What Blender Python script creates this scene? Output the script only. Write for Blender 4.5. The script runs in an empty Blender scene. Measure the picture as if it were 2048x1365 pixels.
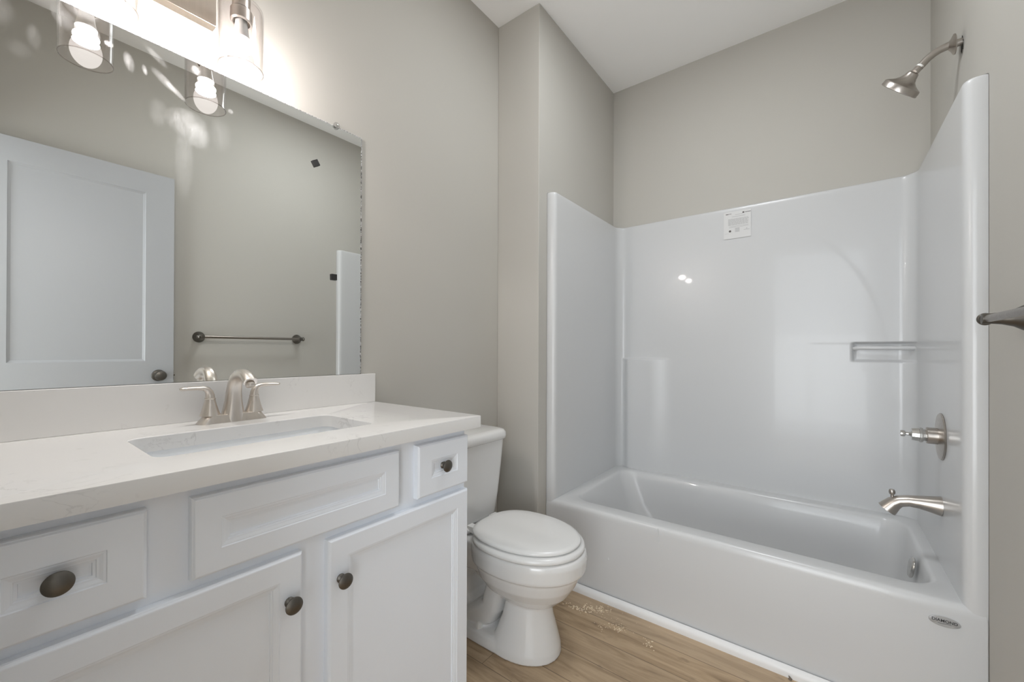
import bpy, bmesh, math, random
from mathutils import Vector, Matrix
PI = math.pi
C = bpy.context.scene
COL = C.collection
random.seed(7)

# ------------------------------------------------------------------ camera
YAW, PITCH, ROLL = .6579, .0029, .0034
EYE = Vector((1.3884, 0.0, 1.15))
F = Vector((-math.sin(YAW)*math.cos(PITCH), math.cos(YAW)*math.cos(PITCH), math.sin(PITCH)))
R0 = Vector((math.cos(YAW), math.sin(YAW), 0)); U0 = R0.cross(F)
R = R0*math.cos(ROLL)+U0*math.sin(ROLL); U = -R0*math.sin(ROLL)+U0*math.cos(ROLL)
cd = bpy.data.cameras.new('camera'); cam = bpy.data.objects.new('camera', cd); COL.objects.link(cam)
cd.sensor_width = 36; cd.lens = 821.97/2048*36
cd.shift_x = (1024-1015.2)/2048; cd.shift_y = (699.45-682.5)/2048
cd.clip_start = .01
M = Matrix.Identity(4)
for i in range(3):
    M[i][0] = R[i]; M[i][1] = U[i]; M[i][2] = -F[i]; M[i][3] = EYE[i]
cam.matrix_world = M
C.camera = cam

# ------------------------------------------------------------------ light + exposure
vs = C.view_settings
C.display_settings.display_device = 'sRGB'
vs.view_transform = 'Standard'; vs.look = 'None'; vs.exposure = -0.03; vs.gamma = 1; vs.use_curve_mapping = False
try:
    C.cycles.use_denoising = True
    C.cycles.max_bounces = 14; C.cycles.diffuse_bounces = 8; C.cycles.glossy_bounces = 8
    C.cycles.transmission_bounces = 8; C.cycles.transparent_max_bounces = 16
    C.cycles.sample_clamp_indirect = 4.0
    C.cycles.caustics_reflective = False; C.cycles.caustics_refractive = False
except Exception: pass
w = bpy.data.worlds.new('world'); C.world = w; w.use_nodes = True
w.node_tree.nodes['Background'].inputs[0].default_value = (.90, .95, 1, 1)
w.node_tree.nodes['Background'].inputs[1].default_value = 0.9
def area(name, loc, rot, sx, sy, power, col):
    d = bpy.data.lights.new(name, 'AREA'); d.shape = 'RECTANGLE'; d.size = sx; d.size_y = sy
    d.energy = power; d.color = col
    o = bpy.data.objects.new(name, d); COL.objects.link(o); o.location = loc; o.rotation_euler = rot
    return o
# two unseen fill lights added in the hall, and the bathroom's own ceiling lamp
LP = dict(hall=.5, up=20.0, panel=12.8, bulb=800.0, world=4.3, down=3.0)
area('hall_fill', (1.3, -1.5, 1.5), (PI/2, 0, 0), 1.6, 1.6, LP['hall'], (.96, .99, 1))  # added area light, soft fill through the doorway
area('hall_up_fill', (1.35, -1.25, .85), (math.radians(126), 0, 0), 1.5, 1.3, LP['up'], (.96, .99, 1))  # added area light with no fixture, tilted up to brighten the bathroom ceiling
area('ceiling_panel_light', (.98, 1.42, 2.862), (0, 0, 0), .36, .36, LP['panel'], (.94, .97, 1))
BULB = LP['bulb']
w.node_tree.nodes['Background'].inputs[1].default_value = LP['world']

# ------------------------------------------------------------------ materials
def mat(name, col=(.8, .8, .8), rough=.5, metal=0., coat=0., spec=.5):
    m = bpy.data.materials.new(name); m.use_nodes = True
    b = m.node_tree.nodes['Principled BSDF']
    b.inputs['Base Color'].default_value = (*col, 1); b.inputs['Roughness'].default_value = rough
    b.inputs['Metallic'].default_value = metal; b.inputs['Coat Weight'].default_value = coat
    b.inputs['Coat Roughness'].default_value = .04
    b.inputs['Specular IOR Level'].default_value = spec
    return m
class NT:
    def __init__(s, m): s.m = m; s.t = m.node_tree; s.b = s.t.nodes.get('Principled BSDF'); s.out = s.t.nodes['Material Output']
    def n(s, kind, **kw):
        nd = s.t.nodes.new('ShaderNode'+kind)
        for k, v in kw.items():
            if k.startswith('i_'):
                key = k[2:]; key = int(key) if key.isdigit() else key.replace('_', ' ')
                nd.inputs[key].default_value = v
            else: setattr(nd, k, v)
        return nd
    def l(s, a, b): s.t.links.new(a, b)
    def coord(s, scale=(1, 1, 1), loc=(0, 0, 0)):
        g = s.n('NewGeometry'); mp = s.n('Mapping'); s.l(g.outputs['Position'], mp.inputs['Vector'])
        mp.inputs['Scale'].default_value = scale; mp.inputs['Location'].default_value = loc
        return mp.outputs[0]
    def noise(s, vec, scale, detail=3, rough=.5, dist=0):
        n = s.n('TexNoise', i_Scale=scale, i_Detail=detail, i_Roughness=rough, i_Distortion=dist); s.l(vec, n.inputs['Vector']); return n.outputs['Fac']
    def ramp(s, fac, stops):
        r = s.n('ValToRGB'); s.l(fac, r.inputs[0]); e = r.color_ramp.elements
        while len(e) < len(stops): e.new(.5)
        for i, (p, c) in enumerate(stops):
            e[i].position = p; e[i].color = (*c, 1) if len(c) == 3 else c
        return r.outputs[0]
    def mix(s, fac, a, b, mode='MIX'):
        n = s.n('Mix', data_type='RGBA', blend_type=mode)
        for sock, v in ((n.inputs[0], fac), (n.inputs[6], a), (n.inputs[7], b)):
            if hasattr(v, 'links'): s.l(v, sock)
            else: sock.default_value = v if not isinstance(v, tuple) else ((*v, 1) if len(v) == 3 else v)
        return n.outputs[2]
    def math(s, op, a, b=None, clamp=False):
        n = s.n('Math', operation=op, use_clamp=clamp)
        for i, v in enumerate((a, b)):
            if v is None: continue
            if hasattr(v, 'links'): s.l(v, n.inputs[i])
            else: n.inputs[i].default_value = v
        return n.outputs[0]
    def bump(s, h, strength=.2, dist=.002):
        b = s.n('Bump', i_Strength=strength, i_Distance=dist); s.l(h, b.inputs['Height']); s.l(b.outputs[0], s.b.inputs['Normal'])

def paint(name, col, rough, var=.03, bumpd=.0006, scale=90):
    m = mat(name, col, rough); t = NT(m)
    v = t.noise(t.coord(), 2.2, 2)
    c2 = tuple(x*(1-var) for x in col)
    t.l(t.mix(v, col, c2), t.b.inputs['Base Color'])
    t.bump(t.noise(t.coord(), scale, 3), .25, bumpd)
    return m
WALL = paint('greige_wall_paint', (.488, .472, .434), .75)
CEIL = paint('white_ceiling_paint', (.93, .93, .925), .85)
CAB = paint('white_cabinet_paint', (.81, .845, .90), .38, .015, .0002, 200)
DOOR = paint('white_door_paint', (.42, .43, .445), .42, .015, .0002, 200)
TRIMM = paint('white_trim_paint', (.78, .78, .78), .4, .01, .0002)

TUB = mat('white_gelcoat', (.70, .70, .695), .30, 0, .22); t = NT(TUB)
t.l(t.mix(t.noise(t.coord(), 1.6, 2), (.605, .612, .617), (.58, .587, .592)), t.b.inputs['Base Color'])
t.bump(t.noise(t.coord(), 7, 2), .05, .004)
CHINA = mat('white_china', (.74, .74, .735), .12, 0, .5); t = NT(CHINA)
t.l(t.mix(t.noise(t.coord(), 5, 2), (.74, .74, .735), (.72, .72, .712)), t.b.inputs['Base Color'])
SEATM = mat('white_seat_plastic', (.76, .76, .755), .22); t = NT(SEATM)
t.l(t.mix(t.noise(t.coord(), 9, 2), (.76, .76, .755), (.745, .745, .735)), t.b.inputs['Base Color'])
SINKM = mat('white_sink_china', (.86, .88, .90), .12, 0, .5); t = NT(SINKM)
t.l(t.mix(t.noise(t.coord(), 6, 2), (.86, .88, .90), (.84, .86, .88)), t.b.inputs['Base Color'])

QZ = mat('veined_white_quartz', (.75, .72, .69), .22, 0, .15); t = NT(QZ)
co = t.coord()
base = t.mix(t.noise(co, 3.5, 3), (.74, .73, .715), (.71, .70, .688))
v1 = t.noise(co, 9, 5, .6, 1.3)
vein = t.math('ABSOLUTE', t.math('SUBTRACT', v1, .5))
vein = t.ramp(vein, [(0, (1, 1, 1)), (.018, (0, 0, 0))])
gate = t.ramp(t.noise(t.coord(loc=(3, 1, 2)), 5, 2), [(.56, (0, 0, 0)), (.68, (1, 1, 1))])
fac = t.math('MULTIPLY', t.math('MULTIPLY', vein, gate), .42)
c1 = t.mix(fac, base, (.38, .365, .36))
spk = t.ramp(t.noise(t.coord(loc=(7, 2, 5)), 34, 2), [(.70, (0, 0, 0)), (.78, (1, 1, 1))])
t.l(t.mix(t.math('MULTIPLY', spk, .3), c1, (.5, .48, .47)), t.b.inputs['Base Color'])

def metal(name, col, rough, s=(1, 1, 1)):
    m = mat(name, col, rough, 1.0); t = NT(m)
    n = t.noise(t.coord(scale=s), 120, 3)
    t.l(t.mix(n, tuple(x*1.08 for x in col), tuple(x*.90 for x in col)), t.b.inputs['Base Color'])
    t.l(t.math('ADD', t.math('MULTIPLY', n, .12), rough-.06), t.b.inputs['Roughness'])
    return m
NICKEL = metal('brushed_nickel', (.70, .65, .60), .30, (1, 1, .15))
NICKEL2 = metal('brushed_nickel_tub', (.47, .435, .40), .30, (.15, 1, 1))
NICKELP = metal('brushed_nickel_plate', (.62, .55, .48), .34, (1, 1, .05))
CHROME = metal('chrome', (.60, .59, .57), .24)
DARKB = metal('dark_bronze', (.15, .14, .125), .40)
BARM = metal('lit_bronze_bar', (.27, .245, .22), .32)  # dark bronze made lighter: the light it reflects is put into the colour
BLACK = mat('black_foam', (.012, .012, .012), .7); t = NT(BLACK)
t.bump(t.noise(t.coord(), 700, 3), .5, .0005)
RUBBER = mat('black_rubber', (.02, .02, .02), .6)
WHITEP = mat('white_plastic', (.8, .8, .78), .4)
DARKGAP = mat('wall_cavity', (.03, .028, .025), .9)

def emis(name, col, st, transp=0.0):
    m = bpy.data.materials.new(name); m.use_nodes = True; t = NT(m)
    t.t.nodes.remove(t.b)
    e = t.n('Emission'); e.inputs[0].default_value = (*col, 1); e.inputs[1].default_value = st
    if transp:
        tr = t.n('BsdfTransparent'); mx = t.n('MixShader'); mx.inputs[0].default_value = 1-transp
        t.l(tr.outputs[0], mx.inputs[1]); t.l(e.outputs[0], mx.inputs[2]); t.l(mx.outputs[0], t.out.inputs[0])
    else: t.l(e.outputs[0], t.out.inputs[0])
    return m
GLOW = emis('bulb_glow', (1, .965, .94), BULB)
DOME = emis('frosted_bulb_dome', (.86, .79, .75), 1.25, .42)
CLEAN = emis('lamp_diffuser', (1, .98, .95), 3.0)

def glassy(name, tint, fr):
    m = bpy.data.materials.new(name); m.use_nodes = True; t = NT(m); t.t.nodes.remove(t.b)
    tr = t.n('BsdfTransparent'); tr.inputs[0].default_value = (*tint, 1)
    g = t.n('BsdfGlossy'); g.inputs['Roughness'].default_value = .03
    lw = t.n('LayerWeight'); lw.inputs[0].default_value = .5
    f = t.math('ADD', t.math('MULTIPLY', t.math('POWER', lw.outputs['Facing'], 4.0), fr), .035, clamp=True)
    mx = t.n('MixShader'); t.l(f, mx.inputs[0]); t.l(tr.outputs[0], mx.inputs[1]); t.l(g.outputs[0], mx.inputs[2])
    t.l(mx.outputs[0], t.out.inputs[0]); return m
GLASS = glassy('clear_glass', (.975, .962, .96), .75)
PLASTIC = glassy('clear_plastic', (.88, .88, .88), .8)

# mirror: silvered glass with dried wipe marks
MIRR = bpy.data.materials.new('mirror_glass'); MIRR.use_nodes = True; t = NT(MIRR); t.t.nodes.remove(t.b)
g = t.n('BsdfGlossy'); g.inputs['Color'].default_value = (.87, .885, .87, 1); g.inputs['Roughness'].default_value = 0.0
df = t.n('BsdfDiffuse'); df.inputs['Color'].default_value = (.85, .86, .87, 1)
geo = t.n('NewGeometry'); sep = t.n('SeparateXYZ'); t.l(geo.outputs['Position'], sep.inputs[0])
def blob(y, z, ry, rz, p=2.0, tilt=0.0):
    dy = t.math('SUBTRACT', sep.outputs[1], y); dz = t.math('SUBTRACT', sep.outputs[2], z)
    if tilt:
        c, s_ = math.cos(tilt), math.sin(tilt)
        a = t.math('ADD', t.math('MULTIPLY', dy, c), t.math('MULTIPLY', dz, s_))
        b = t.math('SUBTRACT', t.math('MULTIPLY', dz, c), t.math('MULTIPLY', dy, s_)); dy, dz = a, b
    d = t.math('ADD', t.math('POWER', t.math('ABSOLUTE', t.math('DIVIDE', dy, ry)), 2), t.math('POWER', t.math('ABSOLUTE', t.math('DIVIDE', dz, rz)), 2))
    return t.math('SUBTRACT', 1.0, d, clamp=True)
def addm(a, b): return t.math('ADD', a, b, clamp=True)
arch = t.math('MULTIPLY', blob(.352, 1.768, .052, .042), .5)
arch = addm(arch, t.math('MULTIPLY', blob(.376, 1.745, .030, .038), .5))
tail = t.math('MULTIPLY', blob(.345, 1.665, .022, .12), .35)
tot = addm(arch, tail)
for (y, z, ry, rz, k, ti) in [(.195, 1.895, .009, .008, .9, 0), (.168, 1.905, .012, .02, .35, .4), (.232, 1.871, .011, .026, .35, .2), (.262, 1.868, .006, .014, .5, .2),
        (.30, 1.862, .012, .035, .35, .9), (.325, 1.845, .008, .03, .5, .9), (.285, 1.915, .010, .03, .25, .9), (.37, 1.925, .012, .014, .5, 0),
        (.455, 1.85, .008, .008, .4, 0), (.12, 1.91, .02, .03, .16, .5), (.09, 1.95, .03, .04, .16, 0), (.075, 1.84, .012, .03, .12, 0),
        (.02, 1.87, .03, .04, .14, 0), (.43, 1.77, .03, .05, .14, 0), (.29, 1.77, .02, .04, .18, 0), (.15, 1.945, .03, .02, .22, 0), (.055, 1.80, .02, .02, .10, 0)]:
    tot = addm(tot, t.math('MULTIPLY', blob(y, z, ry, rz, 2, ti), k))
cc = t.coord(scale=(1, 1, .6)); nz = t.ramp(t.noise(cc, 34, 5, .65, .6), [(.3, (.25, .25, .25)), (.7, (1, 1, 1))])
sc_ = t.ramp(t.noise(t.coord(scale=(1, 2.5, .25)), 150, 2), [(.35, (.6, .6, .6)), (.7, (1, 1, 1))])
mask = t.math('MULTIPLY', t.math('MULTIPLY', t.math('MULTIPLY', tot, nz), sc_), .48)
mx = t.n('MixShader'); t.l(mask, mx.inputs[0]); t.l(g.outputs[0], mx.inputs[1]); t.l(df.outputs[0], mx.inputs[2]); t.l(mx.outputs[0], t.out.inputs[0])

EDGE = mat('chipped_mirror_edge', (.3, .3, .3), .35, .6); t = NT(EDGE)
n = t.ramp(t.noise(t.coord(scale=(1, 1, 1)), 170, 3, .7), [(.44, (.03, .03, .03)), (.50, (.30, .30, .30)), (.58, (.85, .85, .85))])
t.l(n, t.b.inputs['Base Color'])

# vinyl plank floor, boards along x
FLOORM = mat('oak_vinyl_plank', (.3, .2, .12), .42); t = NT(FLOORM)
geo = t.n('NewGeometry'); sp = t.n('SeparateXYZ'); t.l(geo.outputs['Position'], sp.inputs[0])
PW = .127
yy = t.math('DIVIDE', t.math('ADD', sp.outputs[1], 10*PW-(1.14-8*PW)), PW)
row = t.math('FLOOR', yy); fy = t.math('FRACT', yy)
wn = t.n('TexWhiteNoise', noise_dimensions='1D'); t.l(row, wn.inputs['W'])
xx = t.math('DIVIDE', t.math('ADD', t.math('ADD', sp.outputs[0], 5.0), t.math('MULTIPLY', wn.outputs[0], .35)), 1.8)
bd = t.math('FLOOR', xx); fx = t.math('FRACT', xx)
wn2 = t.n('TexWhiteNoise', noise_dimensions='2D'); cb = t.n('CombineXYZ'); t.l(row, cb.inputs[0]); t.l(bd, cb.inputs[1]); t.l(cb.outputs[0], wn2.inputs['Vector'])
cb2 = t.n('CombineXYZ')
t.l(t.math('ADD', t.math('MULTIPLY', sp.outputs[0], 2.2), t.math('MULTIPLY', wn2.outputs[0], 13)), cb2.inputs[0])
t.l(t.math('ADD', t.math('MULTIPLY', sp.outputs[1], 18), t.math('MULTIPLY', wn2.outputs[0], 37)), cb2.inputs[1])
grain = t.noise(cb2.outputs[0], 1.0, 6, .62, .8)
cb3 = t.n('CombineXYZ'); t.l(t.math('MULTIPLY', sp.outputs[0], 6), cb3.inputs[0]); t.l(t.math('ADD', t.math('MULTIPLY', sp.outputs[1], 110), t.math('MULTIPLY', wn2.outputs[0], 9)), cb3.inputs[1])
fine = t.noise(cb3.outputs[0], 1.0, 4, .7)
c = t.ramp(grain, [(.28, (.15, .09, .048)), (.44, (.38, .268, .160)), (.55, (.50, .365, .230)), (.75, (.57, .42, .265))])
c = t.mix(t.math('MULTIPLY', t.math('SUBTRACT', fine, .35, clamp=True), .9), c, (.25, .18, .115))
c = t.mix(t.math('MULTIPLY', wn2.outputs[0], .35), c, (.46, .36, .255))
cb4 = t.n('CombineXYZ'); t.l(t.math('MULTIPLY', sp.outputs[0], 5), cb4.inputs[0]); t.l(t.math('MULTIPLY', sp.outputs[1], 13), cb4.inputs[1])
kn = t.ramp(t.noise(cb4.outputs[0], 1.3, 3, .6, .5), [(.64, (0, 0, 0)), (.76, (1, 1, 1))])
c = t.mix(t.math('MULTIPLY', kn, .7), c, (.07, .045, .03))
seam = t.math('LESS_THAN', fy, .020)
seam = t.math('MAXIMUM', seam, t.math('LESS_THAN', fx, .0012))
c = t.mix(t.math('MULTIPLY', seam, .75), c, (.08, .055, .038))
t.l(c, t.b.inputs['Base Color']); t.bump(fine, .12, .0006)

# ------------------------------------------------------------------ mesh helpers
class MB:
    def __init__(s): s.v = []; s.f = []; s.mi = []; s.cur = 0
    def add(s, verts, faces):
        b = len(s.v); s.v += [tuple(p) for p in verts]; s.f += [tuple(b+i for i in f) for f in faces]; s.mi += [s.cur]*len(faces)
    def box(s, x0, x1, y0, y1, z0, z1):
        s.add([(x0, y0, z0), (x1, y0, z0), (x1, y1, z0), (x0, y1, z0), (x0, y0, z1), (x1, y0, z1), (x1, y1, z1), (x0, y1, z1)],
              [(0, 3, 2, 1), (4, 5, 6, 7), (0, 1, 5, 4), (1, 2, 6, 5), (2, 3, 7, 6), (3, 0, 4, 7)])
    def loft(s, loops, cap0=True, cap1=True, close=False, ring=True):
        n = len(loops[0]); vs_ = [p for L in loops for p in L]; fs = []
        m = len(loops)
        for i in range(m if close else m-1):
            j = (i+1) % m
            for k in range(n if ring else n-1):
                l = (k+1) % n
                fs.append((i*n+k, i*n+l, j*n+l, j*n+k))
        if cap0 and not close: fs.append(tuple(reversed(range(n))))
        if cap1 and not close: fs.append(tuple((m-1)*n+k for k in range(n)))
        s.add(vs_, fs)
    def lathe(s, prof, org, axis, n=40, cap0=True, cap1=True):
        a = Vector(axis).normalized(); u = a.orthogonal().normalized(); v = a.cross(u); o = Vector(org)
        loops = [[o+a*h+(u*math.cos(2*PI*k/n)+v*math.sin(2*PI*k/n))*max(r, 1e-5) for k in range(n)] for r, h in prof]
        s.loft(loops, cap0, cap1)
    def tube(s, pts, rads, n=20, up=(0, 1, 0), flat=None):
        # sweep along pts; rads = list of (r_side, r_normal)
        P = [Vector(p) for p in pts]; loops = []
        for i, p in enumerate(P):
            d = (P[min(i+1, len(P)-1)]-P[max(i-1, 0)]).normalized()
            sd = Vector(up); sd = (sd-d*sd.dot(d)).normalized(); nn = d.cross(sd)
            ra, rb = rads[i] if isinstance(rads[i], (tuple, list)) else (rads[i], rads[i])
            e = flat if flat else 2.0
            L = []
            for k in range(n):
                a = 2*PI*k/n; c_, s_ = math.cos(a), math.sin(a)
                L.append(p+sd*ra*math.copysign(abs(c_)**(2/e), c_)+nn*rb*math.copysign(abs(s_)**(2/e), s_))
            loops.append(L)
        s.loft(loops)
def base_loc(o):
    l = Vector((0, 0, 0))
    while o: l += o.location; o = o.parent
    return l
def obj(name, mb, m, parent=None, bevel=0, smooth=True, seg=2, loc=None, sub=0, angle=35):
    me = bpy.data.meshes.new(name); off = base_loc(parent) if parent else Vector((0, 0, 0))
    if loc is not None: off = Vector(loc)
    me.from_pydata([Vector(p)-off for p in mb.v], [], mb.f); me.update()
    bm = bmesh.new(); bm.from_mesh(me); bmesh.ops.remove_doubles(bm, verts=bm.verts, dist=1e-6)
    bmesh.ops.recalc_face_normals(bm, faces=bm.faces); bm.to_mesh(me); bm.free()
    me.materials.append(m)
    o = bpy.data.objects.new(name, me); COL.objects.link(o)
    if parent: o.parent = parent; o.location = off-base_loc(parent) if loc is not None else (0, 0, 0)
    elif loc is not None: o.location = loc
    if smooth:
        for p in me.polygons: p.use_smooth = True
    if bevel:
        b = o.modifiers.new('bevel', 'BEVEL'); b.width = bevel; b.segments = seg; b.limit_method = 'ANGLE'; b.angle_limit = math.radians(40)
        b.harden_normals = False
    if sub:
        b = o.modifiers.new('subd', 'SUBSURF'); b.levels = sub; b.render_levels = sub
    if smooth:
        bm = bmesh.new(); bm.from_mesh(me)
        for e in bm.edges:
            if len(e.link_faces) == 2 and e.calc_face_angle(0) > math.radians(angle): e.smooth = False
        bm.to_mesh(me); bm.free()
        if bevel:
            wn_ = o.modifiers.new('wn', 'WEIGHTED_NORMAL'); wn_.keep_sharp = False
            bm = bmesh.new(); bm.from_mesh(me)
            for e in bm.edges: e.smooth = True
            bm.to_mesh(me); bm.free()
    return o
def tag(o, label=None, cat=None, group=None, kind=None):
    if label: o['label'] = label
    if cat: o['category'] = cat
    if group: o['group'] = group
    if kind: o['kind'] = kind
    return o
def empty(name, loc, label=None, cat=None, group=None):
    o = bpy.data.objects.new(name, None); COL.objects.link(o); o.location = loc; o.empty_display_size = .05
    return tag(o, label, cat, group)
def struct(name, mb, m, label, cat, bevel=0, smooth=False):
    o = obj(name, mb, m, bevel=bevel, smooth=smooth); return tag(o, label, cat, kind='structure')
def arc(cx, cy, r, a0, a1, n):
    return [(cx+r*math.cos(math.radians(a0+(a1-a0)*i/n)), cy+r*math.sin(math.radians(a0+(a1-a0)*i/n))) for i in range(n+1)]
def rrect(x0, x1, y0, y1, r, z, nc=6, ne=10):
    if not isinstance(r, (tuple, list)): r = (r,)*4
    out = []
    cs = [(x1-r[0], y1-r[0], 0, r[0]), (x0+r[1], y1-r[1], 90, r[1]), (x0+r[2], y0+r[2], 180, r[2]), (x1-r[3], y0+r[3], 270, r[3])]
    for i, (cx, cy, a, rr) in enumerate(cs):
        pts = arc(cx, cy, rr, a, a+90, nc); nx = cs[(i+1) % 4]
        q = arc(nx[0], nx[1], nx[3], nx[2], nx[2]+90, nc)[0]
        out += pts
        for k in range(1, ne): out.append((pts[-1][0]+(q[0]-pts[-1][0])*k/ne, pts[-1][1]+(q[1]-pts[-1][1])*k/ne))
    return [(x, y, z) for x, y in out]

# ------------------------------------------------------------------ room
W, H, YB, YS, XS, YF = 1.762, 2.884, 2.6166, 1.708, .2615, -.045
mb = MB(); mb.box(-.12, 2.9, -1.75, YB+.12, -.06, 0); struct('floor', mb, FLOORM, 'oak-look vinyl plank floor running under toilet and tub', 'floor')
mb = MB(); mb.box(-.12, 2.9, -1.75, YB+.12, H, H+.08); struct('ceiling', mb, CEIL, 'plain white painted ceiling above the shower alcove', 'ceiling')
mb = MB(); mb.box(-.12, 0, YF-.12, YB+.12, 0, H); struct('wall_left', mb, WALL, 'greige wall behind the mirror, vanity and toilet tank', 'wall')
mb = MB(); mb.box(0, XS, YS, YB, 0, H); struct('wall_stub', mb, WALL, 'narrow greige wall return between toilet and tub', 'wall', bevel=.003, smooth=True)
mb = MB(); mb.box(0, W+.12, YB, YB+.12, 0, H); struct('wall_back', mb, WALL, 'greige back wall above the white tub surround', 'wall')
mb = MB(); mb.box(W, W+.12, YF-.12, YB, 0, H); WR = struct('wall_right', mb, WALL, 'greige right wall carrying the shower arm and towel bar', 'wall')
DX0, DX1, DZ = .935, 1.742, 2.19
mb = MB(); mb.box(0, DX0, YF-.115, YF, 0, H); mb.box(DX1, W, YF-.115, YF, 0, H); mb.box(DX0, DX1, YF-.115, YF, DZ, H)
struct('wall_front', mb, WALL, 'greige front wall around the open doorway', 'wall')
mb = MB()
mb.box(DX0-.001, DX0+.018, YF-.13, YF+.001, 0, DZ); mb.box(DX1-.018, DX1+.001, YF-.13, YF+.001, 0, DZ); mb.box(DX0, DX1, YF-.13, YF+.001, DZ-.018, DZ+.001)
struct('trim_1', mb, TRIMM, 'white door jamb lining the doorway', 'door frame')
mb = MB(); mb.box(-.12, -.02, -1.75, YF-.12, 0, H); mb.box(2.8, 2.9, -1.75, YF-.12, 0, H)

mb.box(W+.12, 2.9, YF-.12, YF-.02, 0, H)
struct('wall_hall', mb, WALL, 'greige hall walls outside the doorway', 'wall')
mb = MB(); mb.box(0, .014, .945, YS, 0, .09); struct('baseboard_left', mb, TRIMM, 'white baseboard behind the toilet', 'baseboard')
mb = MB(); mb.box(.014, XS, YS-.014, YS, 0, .09); struct('baseboard_stub', mb, TRIMM, 'white baseboard on the narrow wall return', 'baseboard')
mb = MB(); mb.box(W-.014, W, .78, 1.762, 0, .09); struct('baseboard_right', mb, TRIMM, 'white baseboard on the right wall', 'baseboard')
# ragged opening around the shower pipe
mb = MB(); L1 = []
for k in range(26):
    a = 2*PI*k/26; r = .020*(1+.45*random.uniform(-1, 1)); L1.append((W-.0012, 2.078+r*.75*math.cos(a), 2.219+r*1.25*math.sin(a)))
mb.loft([[(W+.002, p[1], p[2]) for p in L1], L1])
obj('pipe_opening', mb, DARKGAP, WR, smooth=False)

# bead along the tub foot
mb = MB()
prof = [(1.7725, 0), (1.7545, 0), (1.7545, .014), (1.757, .024), (1.763, .031), (1.7725, .034)]
mb.loft([[(x, y, z) for y, z in prof] for x in (.2615, .6, 1.0, 1.4, 1.762)], True, True)
struct('trim_2', mb, TRIMM, 'white quarter-round bead between tub apron and floor', 'trim', smooth=True)

# ------------------------------------------------------------------ tub and surround
YA = 1.782
tub = empty('bathtub_shower', (1.01, 2.2, 0), 'white one-piece bathtub with glossy shower surround in the alcove', 'bathtub')
X0, X1 = XS+.001, W-.001
ix0, ix1 = .312, 1.712
mb = MB()
def tl(x0, x1, y0, y1, r, z): return rrect(x0, x1, y0, y1, r, z, 8, 12)
ay = 1.776
ay = 1.7802; ox0, ox1, oy1 = X0, X1, YB-.004
loops = [tl(ox0, ox1, ay-.001, oy1, .004, 0), tl(ox0, ox1, ay-.0005, oy1, .004, .2), tl(ox0, ox1, ay, oy1, .004, .370), tl(ox0, ox1, ay+.0015, oy1, .006, .384),
         tl(ox0+.001, ox1-.001, ay+.005, oy1, .010, .393), tl(ox0+.002, ox1-.002, ay+.010, oy1, .014, .3985), tl(ox0+.004, ox1-.004, ay+.018, oy1, .02, .4015)]
bx0, bx1, by0, by1 = .372, 1.672, 1.868, 2.528
loops += [tl(bx0-.008, bx1+.008, by0-.010, by1+.008, .085, .401), tl(bx0, bx1, by0, by1, .085, .398), tl(bx0+.008, bx1-.006, by0+.008, by1-.008, .085, .388),
          tl(bx0+.022, bx1-.012, by0+.018, by1-.018, .09, .35), tl(bx0+.075, bx1-.028, by0+.035, by1-.035, .10, .22), tl(bx0+.13, bx1-.045, by0+.05, by1-.05, .12, .12),
          tl(bx0+.165, bx1-.065, by0+.068, by1-.068, .12, .082), tl(bx0+.21, bx1-.10, by0+.10, by1-.10, .11, .068), tl(bx0+.35, bx1-.25, by0+.2, by1-.2, .08, .062)]
mb.loft(loops, True, True)
obj('tub', mb, TUB, tub, angle=80)
# surround: plan curve swept up with small shelf and soap recess
YP = 2.590; Z0, Z1 = .0, 1.957
def plan():
    P = [(X0, YA+.002), (X0+.010, YA), (X0+.020, YA)]
    P += [(x, y) for x, y in [(.2615+.030, YA+.0008), (.2615+.038, YA+.0035), (.2615+.0445, YA+.009), (.2615+.0485, YA+.017), (.310, YA+.028)]]
    P = P[:]
    for i in range(1, 26): P.append((.310, YA+.028+(YP-.055-YA-.028)*i/26))
    P += [(x, y) for x, y in arc(.310+.055, YP-.055, .055, 180, 90, 10)]
    for i in range(1, 220): P.append((.365+(1.657-.365)*i/220, YP))
    P += [(x, y) for x, y in arc(1.712-.055, YP-.055, .055, 90, 0, 10)]
    for i in range(1, 26): P.append((1.712, YP-.055-(YP-.055-YA-.028)*i/26))
    P += [(1.712, YA+.028), (1.7135, YA+.017), (1.7175, YA+.009), (1.724, YA+.0035), (1.732, YA+.0008), (1.740, YA), (1.752, YA), (X1, YA+.002)]
    return P
def sm(a, b, x):
    q = min(1, max(0, (x-a)/(b-a))); return q*q*(3-2*q)
def disp(x, y, z):
    if y < 2.52: return 0.0
    d = 0.0
    low = 1-sm(1.096, 1.108, z)
    d -= .024*low*(1-sm(.50, .66, x))*sm(.335, .385, x)          # corner shelf on the left
    d -= .0016*(1-sm(1.185, 1.197, z))*sm(1.30, 1.36, x)          # low ledge left of the soap recess
    rx = sm(1.488, 1.502, x); rz = sm(1.100, 1.112, z)*(1-sm(1.186, 1.198, z))
    d += .026*rx*rz                                               # recess behind the grab bar
    e = ((x-1.05)/.58)**2+((z-1.08)/.78)**2
    if z > 1.0: d -= .0008*(1-sm(.94, 1.0, e))                    # shallow arch pressed in the panel
    return d
P = plan(); zs = [0, .2, .36, .39, .40, .5, .7, .9, 1.0]
z = 1.05
while z < 1.235: zs.append(z); z += .003
while z < 1.93: zs.append(z); z += .0125
zs += [1.935, 1.948, 1.9535, 1.9565, Z1]
mb = MB(); loops = []
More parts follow.
